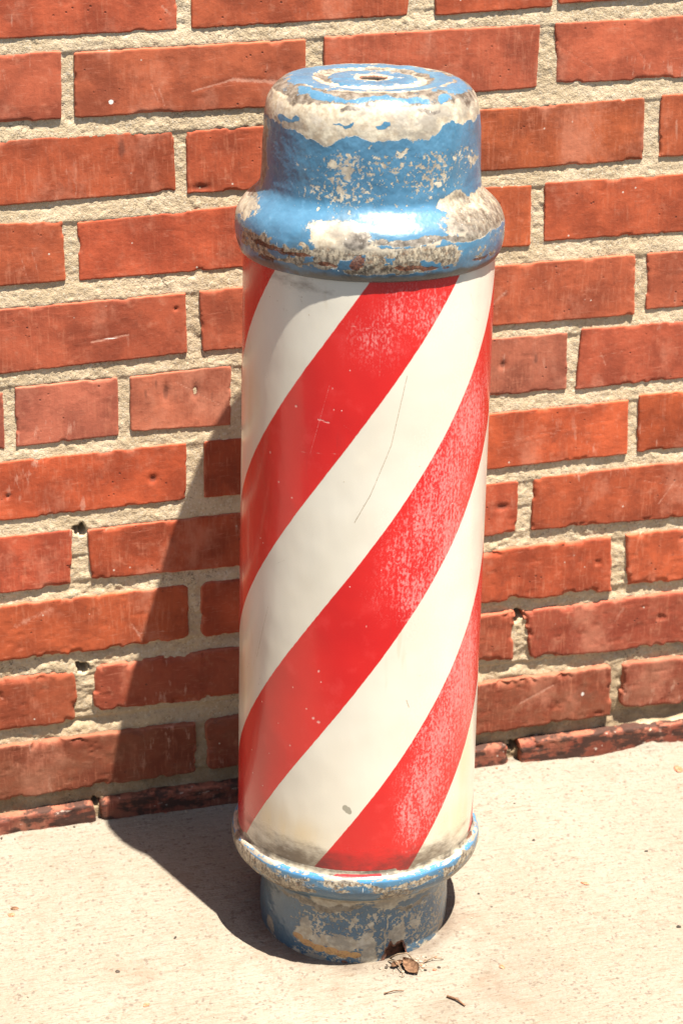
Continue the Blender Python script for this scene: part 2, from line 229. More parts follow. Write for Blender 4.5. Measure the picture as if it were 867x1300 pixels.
def mat_ground():
    m = M('broomed_concrete')
    n1 = m.noise(5, 4, .6); n2 = m.noise(45, 4, .65); n3 = m.noise(380, 3, .7)
    br = m.noise(1, 3, .6, m.vec((22, 560, 100), (0, 0, .09)))
    br2 = m.noise(1, 4, .65, m.vec((60, 240, 100), (0, 0, .09)))
    _, vc = m.voro(420); d, _ = m.voro(420)
    sep = m.N.new('ShaderNodeSeparateColor'); m._in(sep.inputs[0], vc)
    c = m.mix(m.step(n1, .36, .66), (.262, .220, .163), (.298, .256, .198))
    c = m.mix(m.mul(m.step(n2, .40, .24), .40), c, (0.162, 0.120, 0.086))
    c = m.mix(m.mul(m.step(n2, .58, .78), .5), c, (0.31, 0.265, 0.205))
    c = m.mix(m.mul(m.step(br, .54, .74), .45), c, (0.32, 0.275, 0.215))
    c = m.mix(m.mul(m.step(br2, .48, .30), .40), c, (0.165, 0.118, 0.072))
    c = m.mix(m.mul(m.step(m.noise(1, 3, .7, m.vec((150, 420, 200), (0, 0, .12))), .56, .70), .6), c, (.150, .105, .066))
    c = m.mix(m.mul(m.step(sep.outputs[0], .90, .96), .22), c, (0.300, 0.264, 0.238))
    c = m.mix(m.mul(m.step(sep.outputs[1], .94, .98), .5), c, (0.102, 0.072, 0.056))
    c = m.mix(m.mul(m.step(n3, .56, .70), .45), c, (.36, .31, .25))
    c = m.mix(m.mul(m.step(n3, .44, .30), .55), c, (.135, .098, .062))
    # warm sand stains
    st = m.mul(m.step(m.noise(11, 5, .7), .54, .68), .45)
    c = m.mix(st, c, (0.240, 0.162, 0.109))
    # pits
    d1, _ = m.voro(60)
    pit = m.mul(m.step(d1, .10, .05), m.step(m.noise(13, 2), .60, .68))
    c = m.mix(m.mul(pit, .8), c, (0.072, 0.051, 0.040))
    d3, _ = m.voro(33, vec=m.vec((1, 1, 1), (0, 0, .7)))
    org = m.mul(m.step(d3, .045, .03), m.step(m.noise(6, 2), .5, .55))
    c = m.mix(m.mul(org, .8), c, (0.330, 0.096, 0.046))
    dirt = m.attr('dirt'); c = m.mix(m.mul(dirt, m.step(n2, .35, .6, .3, .8)), c, (0.120, 0.081, 0.056))
    h = m.add(m.add(m.mul(n3, .45), m.mul(br, .7)), m.add(m.mul(br2, .8), m.mul(m.inv(d), .2)))
    h = m.sub(h, m.mul(pit, 1.5))
    return m.out(c, .9, m.bump(h, .0014), .15)

def mat_paint(name, base=False):
    """chipped blue enamel over cream primer over dark metal"""
    m = M(name)
    cre = m.attr('cream'); dkk = m.attr('dark'); rst = m.attr('rust'); spk = m.attr('speck')
    nA = m.noise(55, 5, .62); nB = m.noise(190, 4, .6); nC = m.noise(700, 3, .6)
    hs = m.noise(1, 4, .65, m.vec((70, 70, 330) if base else (150, 150, 150)))
    w = m.add(cre, m.mul(m.sub(nA, .5), .75)); w = m.add(w, m.mul(m.sub(nB, .5), .55))
    w = m.add(w, m.mul(m.sub(hs, .5), .75 if base else .15)); w = m.add(w, m.mul(m.sub(nC, .5), .30))
    mc = m.step(w, .485, .515)
    # scattered flakes
    sv = m.add(m.mul(m.noise(330, 4, .7, dist=.3), .8), m.mul(nA, .35))
    sp = m.step(m.add(sv, m.mul(spk, .22)), .785, .800)
    sp = m.mul(sp, m.step(spk, .02, .15))
    mc = m.mx(mc, sp)
    wd = m.add(dkk, m.mul(m.sub(nA, .5), .9)); wd = m.add(wd, m.mul(m.sub(hs, .5), .5))
    md = m.step(wd, .40, .62)
    mcd = m.mul(md, .9)
    blue = m.mix(m.step(nA, .3, .7), (.046, .140, .225) if not base else (.040, .105, .165), (.072, .192, .295) if not base else (.058, .140, .21))
    blue = m.mix(m.mul(m.step(nB, .56, .72), .35), blue, (.13, .28, .41))
    blue = m.mix(m.mul(m.step(m.noise(16, 3), .5, .7), .35), blue, (.06, .15, .24))
    blue = m.mix(m.mul(m.step(m.noise(34, 5, .7, m.vec((1, 1, .6), (1, .4, 0))), .50, .70), .40), blue, (.085, .095, .085))
    if base: blue = m.mix(m.mul(m.attr('lip'), .8), blue, (.07, .25, .47))
    cream = m.mix(m.step(nB, .32, .68), (.38, .30, .20), (.56, .49, .36))
    cream = m.mix(m.mul(m.step(nA, .52, .66), .45), cream, (.46, .42, .36))
    cream = m.mix(m.mul(m.step(nC, .40, .25), .5), cream, (.24, .19, .14))
    cream = m.mix(m.mul(m.step(m.noise(30, 6, .7, m.vec((1, 1, 1.6), (0, .7, 1))), .44, .60), .75), cream, (.22, .19, .15))
    dark = m.mix(m.step(nB, .35, .65), (.075, .058, .042), (.25, .21, .165))
    rust = m.mix(m.step(nC, .35, .65), (.07, .022, .010), (.24, .075, .028))
    under = m.mix(mcd, cream, dark)
    c = m.mix(mc, blue, under)
    # the rim is a fine mixture of rust, bare iron, primer and enamel crumbs
    rim_a = m.attr('rim'); f1 = m.noise(1, 5, .75, m.vec((330, 330, 210))); f2 = m.noise(1, 5, .75, m.vec((260, 260, 330), (1, 2, 3)))
    rc = m.mix(m.step(f1, .40, .62), (.060, .042, .028), (.50, .41, .28))
    rc = m.mix(m.mul(m.step(f2, .54, .64), .8), rc, (.24, .115, .050))
    rc = m.mix(m.mul(m.step(f2, .44, .36), .7), rc, (.60, .54, .42))
    c = m.mix(m.mul(m.mul(rim_a, mc), .85), c, rc)
    # scratches through to white
    scr = m.mul(m.step(m.noise(1, 2, .5, m.vec((900, 900, 90), (.5, .3, 0))), .70, .73), m.step(dkk, .1, .5))
    c = m.mix(m.mul(scr, .8), c, (.80, .76, .66))
    mr = m.step(m.add(rst, m.mul(m.sub(nB, .5), .9)), .46, .56)
    c = m.mix(m.mul(mr, .92), c, rust)
    # brown outline where the enamel has lifted
    rim = m.mul(m.step(w, .43, .48), m.inv(mc)); c = m.mix(m.mul(rim, .35), c, (.30, .27, .22))
    if base:
        tan = m.step(m.add(m.attr('tan'), m.mul(m.sub(nB, .5), .35)), .44, .52)
        c = m.mix(tan, c, m.mix(m.step(nC, .6, .66), (.50, .27, .09), (.45, .08, .04)))
        redp = m.step(m.add(m.attr('redrim'), m.mul(m.sub(nA, .5), .9)), .52, .56)
        c = m.mix(redp, c, (.50, .03, .03))
        c = m.mix(m.mul(m.attr('grime'), m.step(nA, .3, .6, .35, .8)), c, (.10, .085, .06))
    grain = m.step(m.add(m.attr('lip_hole_dark'), m.mul(m.sub(nB, .5), .8)), .15, .75)
    c = m.mix(m.mul(grain, .85), c, (.055, .042, .028))
    h = m.add(m.mul(m.inv(mc), 1.0), m.mul(nB, .45)); h = m.add(h, m.mul(nC, .14)); h = m.sub(h, m.mul(mr, .4))
    nb = m.bump(h, .00035)
    rough = m.lerp(mc, m.lerp(nA, .26, .42), m.lerp(nB, .38, .62))
    rough = m.lerp(mr, rough, .9)
    return m.out(c, rough, nb, .5, m.mul(m.mul(mc, md), .25), m.mul(m.inv(mr), .35), .16)

def mat_tube():
    m = M('striped_enamel')
    ph = m.attr('phase')
    nA = m.noise(55, 4, .6); nB = m.noise(220, 3, .6); nC = m.noise(900, 2, .6); nL = m.noise(9, 3, .55)
    ph2 = m.add(ph, m.add(m.mul(m.sub(nB, .5), .014), m.mul(m.sub(nL, .5), .03)))
    fr = m.math('FRACT', m.mul(ph2, .5))            # 0..0.5 red, 0.5..1 white
    red = m.mul(m.step(fr, .0, .006), m.inv(m.step(fr, .497, .503)))
    white = m.mix(m.step(nL, .35, .65), (.64, .575, .455), (.69, .635, .52))
    white = m.mix(m.mul(m.step(nA, .55, .75), .25), white, (.72, .64, .50))
    yel = m.attr('yellow')
    white = m.mix(m.mul(yel, m.step(m.noise(1, 3, .6, m.vec((60, 60, 9))), .3, .65, .45, 1.0)), white, (.66, .50, .28))
    rd = m.mix(m.step(nL, .35, .68), (.52, .010, .010), (.62, .018, .014))
    rd = m.mix(m.mul(m.step(nA, .54, .72), .30), rd, (.66, .05, .045))
    # sun-chalked red: fine worm-like bleaching
    ch = m.attr('chalk')
    worm = m.add(m.mul(m.noise(620, 2, .6, m.vec((1, 1, .6)), dist=.4), .75), m.mul(m.noise(1, 3, .6, m.vec((420, 420, 30))), .35))
    cm = m.step(m.add(worm, m.mul(ch, .13)), .57, .76)
    cm = m.mul(cm, m.step(ch, .03, .45))
    rd = m.mix(m.mul(cm, .46), rd, (.80, .40, .36))
    rd = m.mix(m.mul(ch, .10), rd, (.80, .20, .18))
    c = m.mix(red, white, rd)
    # thin buff line where white shows beside each red stripe
    # flecks
    d, _ = m.voro(120)
    fl = m.mul(m.step(d, .075, .045), m.step(m.noise(17, 2), .56, .6))
    c = m.mix(m.mul(fl, .7), c, m.mix(red, (.42, .33, .22), (.85, .70, .62)))
    vst = m.mul(m.step(m.noise(1, 3, .6, m.vec((120, 120, 14))), .62, .72), m.step(m.noise(12, 2), .5, .62))
    c = m.mix(m.mul(vst, .28), c, m.mix(red, (.50, .38, .22), (.35, .02, .02)))
    gm = m.step(m.add(m.attr('grime'), m.mul(m.sub(m.noise(1, 5, .75, m.vec((110, 110, 260))), .5), .9)), .18, 1.0)
    c = m.mix(m.mul(gm, .90), c, m.mix(red, (.095, .058, .030), (.09, .018, .012)))
    sp = m.step(m.attr('spot'), .4, .6); c = m.mix(sp, c, (.30, .27, .20))
    sd = m.step(m.add(m.attr('scrd'), m.mul(m.sub(nC, .5), .7)), .30, .85); c = m.mix(m.mul(sd, .75), c, (.30, .22, .13))
    sl = m.step(m.add(m.attr('scrl'), m.mul(m.sub(nC, .5), .7)), .30, .85); c = m.mix(m.mul(sl, .65), c, (.75, .50, .42))
    h = m.add(m.mul(nB, .10), m.add(m.mul(nC, .05), m.mul(red, .15))); h = m.sub(h, m.mul(m.add(sd, sl), .35)); h = m.add(h, m.mul(fl, .4))
    nb = m.bump(h, .00025)
    nb = m.bump(m.noise(14, 2), .0009, 1.0, nb)
    rough = m.add(m.add(.27, m.mul(cm, .25)), m.mul(gm, .3))
    return m.out(c, rough, nb, .5, None, m.mul(m.inv(gm), .28), .10)

def mat_plain(name, c1, c2, scale=200, rough=.9, bd=.0003):
    m = M(name); n = m.noise(scale, 4, .6)
    return m.out(m.mix(m.step(n, .35, .65), c1, c2), rough, m.bump(n, bd), .2)

MB_, MM_, MG_ = mat_brick(), mat_mortar(), mat_ground()
MCAP, MBASE, MTUBE = mat_paint('chipped_blue_enamel'), mat_paint('worn_blue_enamel', True), mat_tube()
MRUST = mat_plain('rusty_iron', (.045, .02, .012), (.16, .062, .032), 160)
MLEAF = mat_plain('dry_leaf_brown', (.10, .05, .025), (.24, .13, .07), 300)
MTWIG = mat_plain('dry_straw', (.13, .085, .05), (.30, .21, .13), 300)
MCHIP = mat_plain('brick_fragment', (.40, .12, .055), (.62, .24, .14), 400)
MGRIT = mat_plain('grit_stone', (.14, .10, .07), (.45, .36, .26), 150)
MDARK = mat_plain('dark_grit', (.03, .025, .02), (.10, .075, .055), 300)

# ---------------------------------------------------------------- brick wall
COURSE = .0677
def zgx(x): return -.0272 - .0095 * sstep(.0, .22, x)

TINT = {0: (.47, .098, .042), 1: (.48, .108, .052), 2: (.44, .092, .042), 3: (.47, .096, .042), 4: (.43, .096, .048), 5: (.44, .122, .080),
        6: (.48, .086, .034), 7: (.46, .088, .036), 8: (.45, .080, .032), 9: (.34, .064, .030), 10: (.25, .055, .028), 11: (.24, .065, .04)}
# scratches and marks seen on the near bricks: x0, z0, x1, z1, half width, strength
MARKS = [(-.300,.6395,-.2945,.625,.0014,.6),(-.294,.636,-.290,.622,.0016,.6),(-.268,.632,-.235,.6395,.0012,.75),(-.235,.6395,-.205,.636,.0022,.8),(-.205,.636,-.178,.630,.0030,.8),
 (-.355,.430,-.325,.4335,.0012,.9),(-.287,.3885,-.248,.3625,.0006,.7),(-.34,.312,-.30,.3195,.0006,.4),(-.38,.262,-.374,.232,.0015,.5),(-.35,.245,-.29,.2515,.0006,.4),
 (-.43,.178,-.40,.190,.004,.5),(-.33,.166,-.322,.150,.0016,.6),(-.325,.1565,-.300,.1555,.0006,.6),(.0,.302,.11,.314,.0008,.55),(.0,.296,.05,.303,.0006,.5),(.03,.308,.10,.299,.0006,.5),
 (.07,.372,.13,.380,.0005,.5),(.09,.378,.095,.366,.0010,.6),(.17,.247,.155,.225,.0012,.6),(.135,.251,.19,.236,.0005,.6),(.19,.262,.16,.218,.0009,.5),(.19,.253,.20,.243,.0030,.4),
 (.12,.108,.128,.122,.0030,.5),(.03,.035,.062,.050,.0016,.7),(.04,.040,.055,.046,.0022,.6),(-.46,.108,-.435,.110,.003,.4),(-.50,.045,-.30,.049,.0020,.28),
 (.03,.655,.075,.625,.0005,.6),(.10,.650,.125,.620,.0006,.6),(.185,.662,.195,.638,.0040,.6),(.178,.668,.186,.655,.0030,.5),(.15,.655,.175,.633,.0007,.6),(.05,.582,.075,.552,.0006,.5),(-.02,.575,.03,.592,.0005,.4),
 (.06,.595,.078,.566,.0007,.6),(-.03,.44,.02,.455,.0008,.45),(-.02,.425,.0,.442,.0022,.6),(.03,.446,.06,.460,.0009,.5),(-.235,.5905,-.215,.592,.0008,.5),(-.14,.66,-.11,.645,.0006,.5),
 (-.44,.5955,-.40,.568,.0006,.4),(-.36,.52,-.30,.50,.0005,.4),(-.30,.52,-.24,.492,.0007,.5),(-.41,.512,-.405,.492,.0009,.6),(-.40,.512,-.396,.494,.0009,.6),(-.43,.50,-.428,.492,.0016,.6),(-.42,.715,-.30,.722,.0005,.3),(-.29,.700,-.284,.694,.0016,.7)]
DARKM = [(-.325,.590,.004,.012,.8),(-.262,.553,.008,.003,.9),(-.285,.4525,.0015,.0015,1),(-.318,.4450,.0030,.012,.5),(-.295,.3790,.0030,.008,.9),(-.270,.3780,.0030,.007,.9),(-.303,.3880,.002,.006,.7),(-.312,.3800,.002,.007,.7),(-.256,.372,.0025,.010,.6),
 (-.308,.3020,.0035,.0035,1),(-.43,.300,.0018,.0018,1),(-.46,.30,.02,.012,.4),(-.44,.63,.03,.015,.45),(.115,.573,.003,.006,.5),(.065,.523,.0015,.010,.6),(.10,.370,.006,.012,.35),(.03,.378,.0025,.006,.8),(.0,.375,.003,.004,.9),
 (.005,.239,.006,.003,1),(-.43,.06,.02,.01,.4),(.095,.036,.03,.018,.5),(-.13,.713,.012,.01,.5),(.0,.44,.004,.003,.7),(-.20,.575,.004,.006,.5),(-.42,.44,.03,.01,.4),(.065,.305,.015,.008,.5),(-.38,.03,.05,.012,.4)]

def brick_mesh(b, course, seed, fine=True, prot=None, wear=1.0):
    xTL, zTL, xTR, zTR, xBR, zBR, xBL, zBL = b
    r = np.random.default_rng(seed)
    L = (xTR + xBR - xTL - xBL) / 2; Hh = (zTL + zTR - zBL - zBR) / 2
    low = sstep(6.2, 9.0, course)
    if fine:
        st = .00135; e = [0, .0003, .0008, .0015, .0024]
    else:
        st = .02; e = [0, .002]
    def samp(T):
        n = max(2, int((T - 2 * e[-1]) / st)); mid = np.linspace(e[-1], T - e[-1], n)
        return np.r_[e[:-1], mid, [T - q for q in e[:-1]][::-1]] / T
    u = samp(L); v = samp(Hh)
    U, Vv = np.meshgrid(u, v, indexing='ij')
    X = (1 - Vv) * ((1 - U) * xBL + U * xBR) + Vv * ((1 - U) * xTL + U * xTR)
    zb = (1 - U) * zBL + U * zBR; zt = (1 - U) * zTL + U * zTR
    rag = (.00050 + .0009 * low) * wear
    f = 1 / (.006 + .006 * low)
    s = int(r.integers(1, 1e6))
    if fine:
        zt = zt + rag * .9 * (fbm(U * L * f, s * 1.0, s, 4) - .5) * 2 - rag * .3
        bt = fbm(U * L * f, s + .5, s + 9, 4)
        zb = zb + rag * 1.3 * (bt - .5) * 2 + .0022 * low * sstep(.66, .80, vn(U * L * 70, s + 3.3, s + 5)) * wear
        X = X + rag * .9 * (fbm(Vv * Hh * f, s, s + 21, 4) - .5) * 2 * sstep(.012, 0, U * L) + rag * .9 * (fbm(Vv * Hh * f, s, s + 31, 4) - .5) * 2 * sstep(.012, 0, (1 - U) * L)
    # corner radii
    dl = U * L; dr = (1 - U) * L
    for d_, sgn in ((dl, 0), (dr, 1)):
        rt, rb = r.uniform(.001, .0028 + .006 * low, 2)
        zt = zt - np.where(d_ < rt, rt - np.sqrt(np.maximum(rt ** 2 - (rt - d_) ** 2, 0)), 0)
        zb = zb + np.where(d_ < rb, rb - np.sqrt(np.maximum(rb ** 2 - (rb - d_) ** 2, 0)), 0)
    Z = zb + Vv * (zt - zb)
    hh = np.maximum(zt - zb, .004)
    dd = np.minimum(np.minimum(dl, dr), np.minimum(Vv * hh, (1 - Vv) * hh))
    R = .0011 + .0011 * low
    if fine:
        nn = fbm(X * 80, Z * 80, s + 3, 3); R = R * (.6 + 1.3 * nn)
        chipm = sstep(.60 - .03 * low, .70, fbm(X * 55, Z * 55, s + 11, 4)); R = R + chipm * (.0025 + .0035 * low)
    yy = np.where(dd < R, R - np.sqrt(np.maximum(R ** 2 - (R - dd) ** 2, 0)), 0) * (1.0 if fine else 1)
    edge = np.where(dd < R * 1.2, 1 - dd / (R * 1.2), 0)
    if prot is None:
        prot = .0003 + r.uniform(0, .0012) + {9: .0010, 10: .0022, 11: .0060}.get(course, 0)
    Y = yy - prot
    Y = Y + (U - .5) * r.normal(0, .0007) + (Vv - .5) * r.normal(0, .00032)
    if fine:
        amp = .00006 + .00012 * low
        Y = Y + (fbm(X * 38, Z * 60, s + 40, 3) - .5) * amp * 2.4 + (fbm(X * 170, Z * 170, s + 50, 3) - .5) * amp * 1.1
        Y = Y + sstep(.76, .84, vn(X * 110, Z * 160, s + 60)) * (.00010 + .00016 * low)
        Y = Y + sstep(.80, .90, fbm(X * 60, Z * 75, s + 66, 3)) * (.00015 + .0008 * low)
    scr = np.zeros_like(X); stn = np.zeros_like(X); wh = np.zeros_like(X)
    if fine:
        x0, x1, z0, z1 = X.min(), X.max(), Z.min(), Z.max()
        for (ax_, az, bx_, bz, w, a) in MARKS:
            if max(ax_, bx_) < x0 - .01 or min(ax_, bx_) > x1 + .01 or max(az, bz) < z0 - .01 or min(az, bz) > z1 + .01: continue
            dx, dz = bx_ - ax_, bz - az; t = np.clip(((X - ax_) * dx + (Z - az) * dz) / (dx * dx + dz * dz), 0, 1)
            ds = np.hypot(X - ax_ - t * dx, Z - az - t * dz); w = max(w, .0008)
            g = a * np.exp(-(ds / w) ** 2); scr = np.maximum(scr, g); Y = Y + g * .0002
        for (ax_, az, rx, rz, a) in DARKM:
            g = a * np.exp(-((X - ax_) / rx) ** 2 - ((Z - az) / rz) ** 2); stn = np.maximum(stn, g)
            if a > .85: Y = Y + g * .0016
        wh = np.maximum(np.exp(-((X + .3322) / .0024) ** 2 - ((Z - .6277) / .0024) ** 2), 0.75 * np.exp(-((X + .340) / .009) ** 2 - ((Z - .4315) / .0010) ** 2))
        wh = np.maximum(wh, .8 * np.exp(-((X - .092) / .0022) ** 2 - ((Z - .0365) / .0035) ** 2))
    t0 = np.array(TINT.get(course, (.43, .11, .055))); jit = r.uniform(.84, 1.10)
    if course == 5 and not (-.34 < xTL < -.20 or xTL < -.41 or -.04 < xTL < .0): t0 = np.array((.46, .098, .048))
    tint = t0 * jit * np.array([1, r.uniform(.92, 1.10), r.uniform(.86, 1.06)])
    nu, nv = U.shape
    V = np.stack([X, Y, Z], -1).reshape(-1, 3); F = gridF(nu, nv)
    # skirt going back into the wall
    idx = np.arange(nu * nv).reshape(nu, nv)
    ring = np.r_[idx[:, 0], idx[-1, 1:], idx[-2::-1, -1], idx[0, -2:0:-1]]
    back = V[ring].copy(); back[:, 1] = .03
    n0 = len(V); k = np.arange(len(ring)); k2 = (k + 1) % len(ring)
    F2 = np.stack([ring[k], n0 + k, n0 + k2, ring[k2]], -1)
    V = np.r_[V, back]; F = np.r_[F, F2]
    ex = lambda a, q=0.0: np.r_[a.ravel(), np.full(len(ring), q)]
    n = len(V)
    dirt = np.full(n, float(sstep(7.5, 10.5, course)) * .9)
    return V, F, dict(edge=ex(edge), scratch=ex(scr), stain=ex(stn), white=ex(wh), tar=np.full(n, 1.0 if course == 11 else 0.0), dirt=dirt), np.tile(tint, (n, 1))

def build_wall():
    root = bpy.data.objects.new('brick_wall', None); COL.objects.link(root)
    tag(root, 'red brick wall with sandy mortar joints behind the striped pole', 'wall')
    Vs, Fs, At, Ti = [], [], [], []; off = 0
    def put(res):
        nonlocal off
        V, F, A_, T_ = res; Vs.append(V); Fs.append(F + off); At.append(A_); Ti.append(T_); off += len(V)
    sd = 100
    XL, XR = -1.7, 1.7
    for k in range(-16, 12):
        zc_top = (10 - k + 1) * COURSE - .0072; zc_bot = (10 - k) * COURSE + .0072
        if k == 11: zc_bot = -.05
        rows = list(BR.get(k, []))
        if rows:
            a, b_ = rows[0], rows[-1]
            left = min(a[0], a[6]) - .0095; right = max(b_[2], b_[4]) + .0095
            for q in rows:
                sd += 1
                put(brick_mesh(q, k, sd, fine=True))
        else:
            left = right = (0.05 if k % 2 else -.05)
        hdr = (k - 5) % 6 == 0
        bl = .0895 if hdr else .188
        x = left
        while x > XL:
            sd += 1; put(brick_mesh((x - bl, zc_top, x, zc_top, x, zc_bot, x - bl, zc_bot), k, sd, fine=(k >= -1 and x > -.75 and bool(rows)))); x -= bl + .010
        x = right
        while x < XR:
            sd += 1; put(brick_mesh((x, zc_top, x + bl, zc_top, x + bl, zc_bot, x, zc_bot), k, sd, fine=(k >= -1 and x < .38 and bool(rows)))); x += bl + .010
    A_ = {k: np.concatenate([a[k] for a in At]) for k in At[0]}
    link('brickwork', np.concatenate(Vs), np.concatenate(Fs), MB_, root, True, A_, {'tint': np.concatenate(Ti)})
    # mortar bed
    gx = np.r_[np.arange(XL, -.62, .03), np.arange(-.62, .40, .0014), np.arange(.40, XR + .03, .03)]
    gz = np.r_[np.arange(-.06, .78, .0014), np.arange(.78, 1.86, .03)]
    X, Z = np.meshgrid(gx, gz, indexing='ij')
    j = np.round(Z / COURSE); t = (Z - j * COURSE) / .0075
    lowf = sstep(.30, .12, j * COURSE); vl = sstep(.09, .03, j * COURSE)
    s0 = -.0001 + .0019 * lowf + .001 * vl; s1 = .0008 + .0026 * lowf + .002 * vl
    tt = np.clip((t + 1) / 2, 0, 1)
    bed = s0 + (s1 - s0) * tt ** 1.2
    head = .0007 + .0014 * lowf
    wb = sstep(1.45, 1.05, np.abs(t))
    D = head * (1 - wb) + bed * wb
    D = D + (fbm(X * 42, Z * 90, 5, 3) - .5) * (.0008 + .0033 * lowf) + (fbm(X * 260, Z * 260, 9, 3) - .5) * (.0005 + .0011 * lowf)
    D = D + sstep(.72, .82, vn(X * 330, Z * 330, 77)) * -.00035 + sstep(.74, .84, vn(X * 200, Z * 200, 78)) * .0004
    # missing mortar: the little black holes at three head joints
    for hx, hz, rr in ((-.3715, .261, .0045), (-.374, .128, .005), (.0265, .127, .006), (.0262, -.012, .005), (-.369, -.010, .004)):
        hw = rr * (.55 + .9 * vn(X * 330, Z * 330, 12)); D = D + .022 * sstep(1.15, .75, np.hypot((X - hx) / hw, (Z - hz) / hw / 1.1))
    D = np.maximum(D, -.0008)
    # crumbled concrete thrown against the foot of the wall at the right
    q = sstep(.105, .16, X) * sstep(-.002, -.012, Z - .004 * (vn(X * 90, 0, 3) - .5))
    D = D - q * (.0055 + .004 * fbm(X * 70, Z * 70, 55, 3))
    V = np.stack([X, D, Z], -1).reshape(-1, 3); F = gridF(len(gx), len(gz))[:, ::-1]
    F = gridF(len(gx), len(gz))
    # thick body behind
    n0 = len(V); x0, x1, z0, z1 = gx[0], gx[-1], gz[0], gz[-1]; nx, nz = len(gx), len(gz)
    idx = np.arange(nx * nz).reshape(nx, nz)
    ring = np.r_[idx[:, 0], idx[-1, 1:], idx[-2::-1, -1], idx[0, -2:0:-1]]
    bk = V[ring].copy(); bk[:, 1] = .22
    k = np.arange(len(ring)); k2 = (k + 1) % len(ring)
    F = np.r_[F, np.stack([ring[k], n0 + k, n0 + k2, ring[k2]], -1)]
    V = np.r_[V, bk]
    dirt = np.r_[(sstep(.10, -.02, Z) * .65 + .35 * sstep(.24, .08, Z)).ravel() * (1 - q.ravel()), np.zeros(len(ring))]
    link('mortar', V, F, MM_, root, True, {'dirt': dirt})
    bo = link('backing', [(x0, .22, z0), (x1, .22, z0), (x1, .22, z1), (x0, .22, z1)], [(0, 3, 2, 1)], MM_, root, False, {'dirt': np.zeros(4)})
build_wall()

# ---------------------------------------------------------------- pavement
def ground_z(X, Y):
    g = zgx(X)
    near = sstep(-.75, -.6, X) * sstep(.5, .4, X) * sstep(-.75, -.6, Y)
    z = (fbm(X * 9, Y * 9, 3, 3) - .5) * .0012 + (fbm(X * 70, Y * 110, 13, 3) - .5) * .0005
    z = z + (fbm(X * 40 + Y * 4, Y * 420, 23, 3) - .5) * .00030
    z = z - sstep(.80, .88, vn(X * 120, Y * 120, 33)) * .0006
    return g + z * near
def build_ground():
    gx = np.r_[-40, -20, -10, -5, -2.5, np.arange(-1.6, -.56, .05), np.arange(-.56, .36, .0019), np.arange(.36, 1.7, .05), 2.5, 5, 10, 20, 40]
    gy = np.r_[-.58, -.55, np.arange(-.52, .02, .0019), .06]
    X, Y = np.meshgrid(gx, gy, indexing='ij')
    Z = ground_z(X, Y)
    lip = sstep(-.014, -.002, Y) * (fbm(X * 80, Y * 80, 5, 3)) * .0030
    q = sstep(.10, .17, X) * sstep(-.034, -.004, Y)
    lip = lip + q * (.004 + .013 * fbm(X * 55, Y * 55, 8, 4) * sstep(-.02, -.002, Y)) * np.where(np.abs(X) < .6, 1, 0)
    Z = Z + lip * np.where(np.abs(X) < .7, 1, 0)
    foot = np.hypot(X + .1824, Y + .1894)
    dirt = sstep(-.010, -.001, Y) * .7 * (1 - q) + .75 * sstep(.100, .080, foot) * (vn(X * 60, Y * 60, 4) > -.1)
    dirt = np.maximum(dirt, .9 * np.exp(-((X + .163) / .022) ** 2 - ((Y + .275) / .014) ** 2))
    dirt = np.maximum(dirt, .35 * sstep(.5, .75, vn(X * 14, Y * 14, 91)) * np.exp(-((X + .13) / .09) ** 2 - ((Y + .32) / .06) ** 2))
    o = link('pavement', np.stack([X, Y, Z], -1).reshape(-1, 3), gridF(len(gx), len(gy)), MG_, None, True, {'dirt': dirt.ravel()})
    tag(o, 'pale sunlit concrete pavement', None, None, 'structure')
build_ground()
# unseen kerb and dark asphalt added to cut light bounced onto the wall
def slab(name, x0, x1, y0, y1, z0, z1, mat, label):
    xs = np.linspace(x0, x1, 60); r_ = .012
    prof = [(y0, z0), (y0, z1 - r_), (y0 + r_ * .3, z1 - r_ * .3), (y0 + r_, z1), (y1, z1), (y1, z0)]
    V = [(x, y, z) for x in xs for y, z in prof]
    o = link(name, V, gridF(len(xs), len(prof))[:, ::-1], mat, None, False, {'dirt': np.zeros(len(V))}); return tag(o, label, None, None, 'structure')
slab('kerb', -40, 40, -.70, -.585, -.20, -.030, MG_, 'unseen concrete kerb added at the edge of the pavement')
MASPH = mat_plain('asphalt', (.035, .034, .033), (.075, .072, .068), 400, .9, .001)
V = [(x, y, -.15) for x in (-40, 0, 40) for y in (-60, -20, -.45)]
tag(link('added_asphalt', V, gridF(3, 3), MASPH, None, False), 'unseen dark asphalt added beyond the kerb to cut bounced light', None, None, 'structure')

# ---------------------------------------------------------------- barber pole
BX, BY, BZ, LXN, LYN = -.1824, -.1894, -.0275, .0308, .0711
axv = Vector((LXN, LYN, 1)).normalized()
e1 = Vector((0, 1, 0)).cross(axv).normalized(); e2 = axv.cross(e1)
POLE = bpy.data.objects.new('barber_pole', None); COL.objects.link(POLE)
POLE.matrix_world = Matrix(((e1.x, e2.x, axv.x, BX), (e1.y, e2.y, axv.y, BY), (e1.z, e2.z, axv.z, BZ), (0, 0, 0, 1)))
tag(POLE, 'weathered barber pole with red and white spiral stripes and chipped blue ends', 'barber pole')
FRONT = -1.82

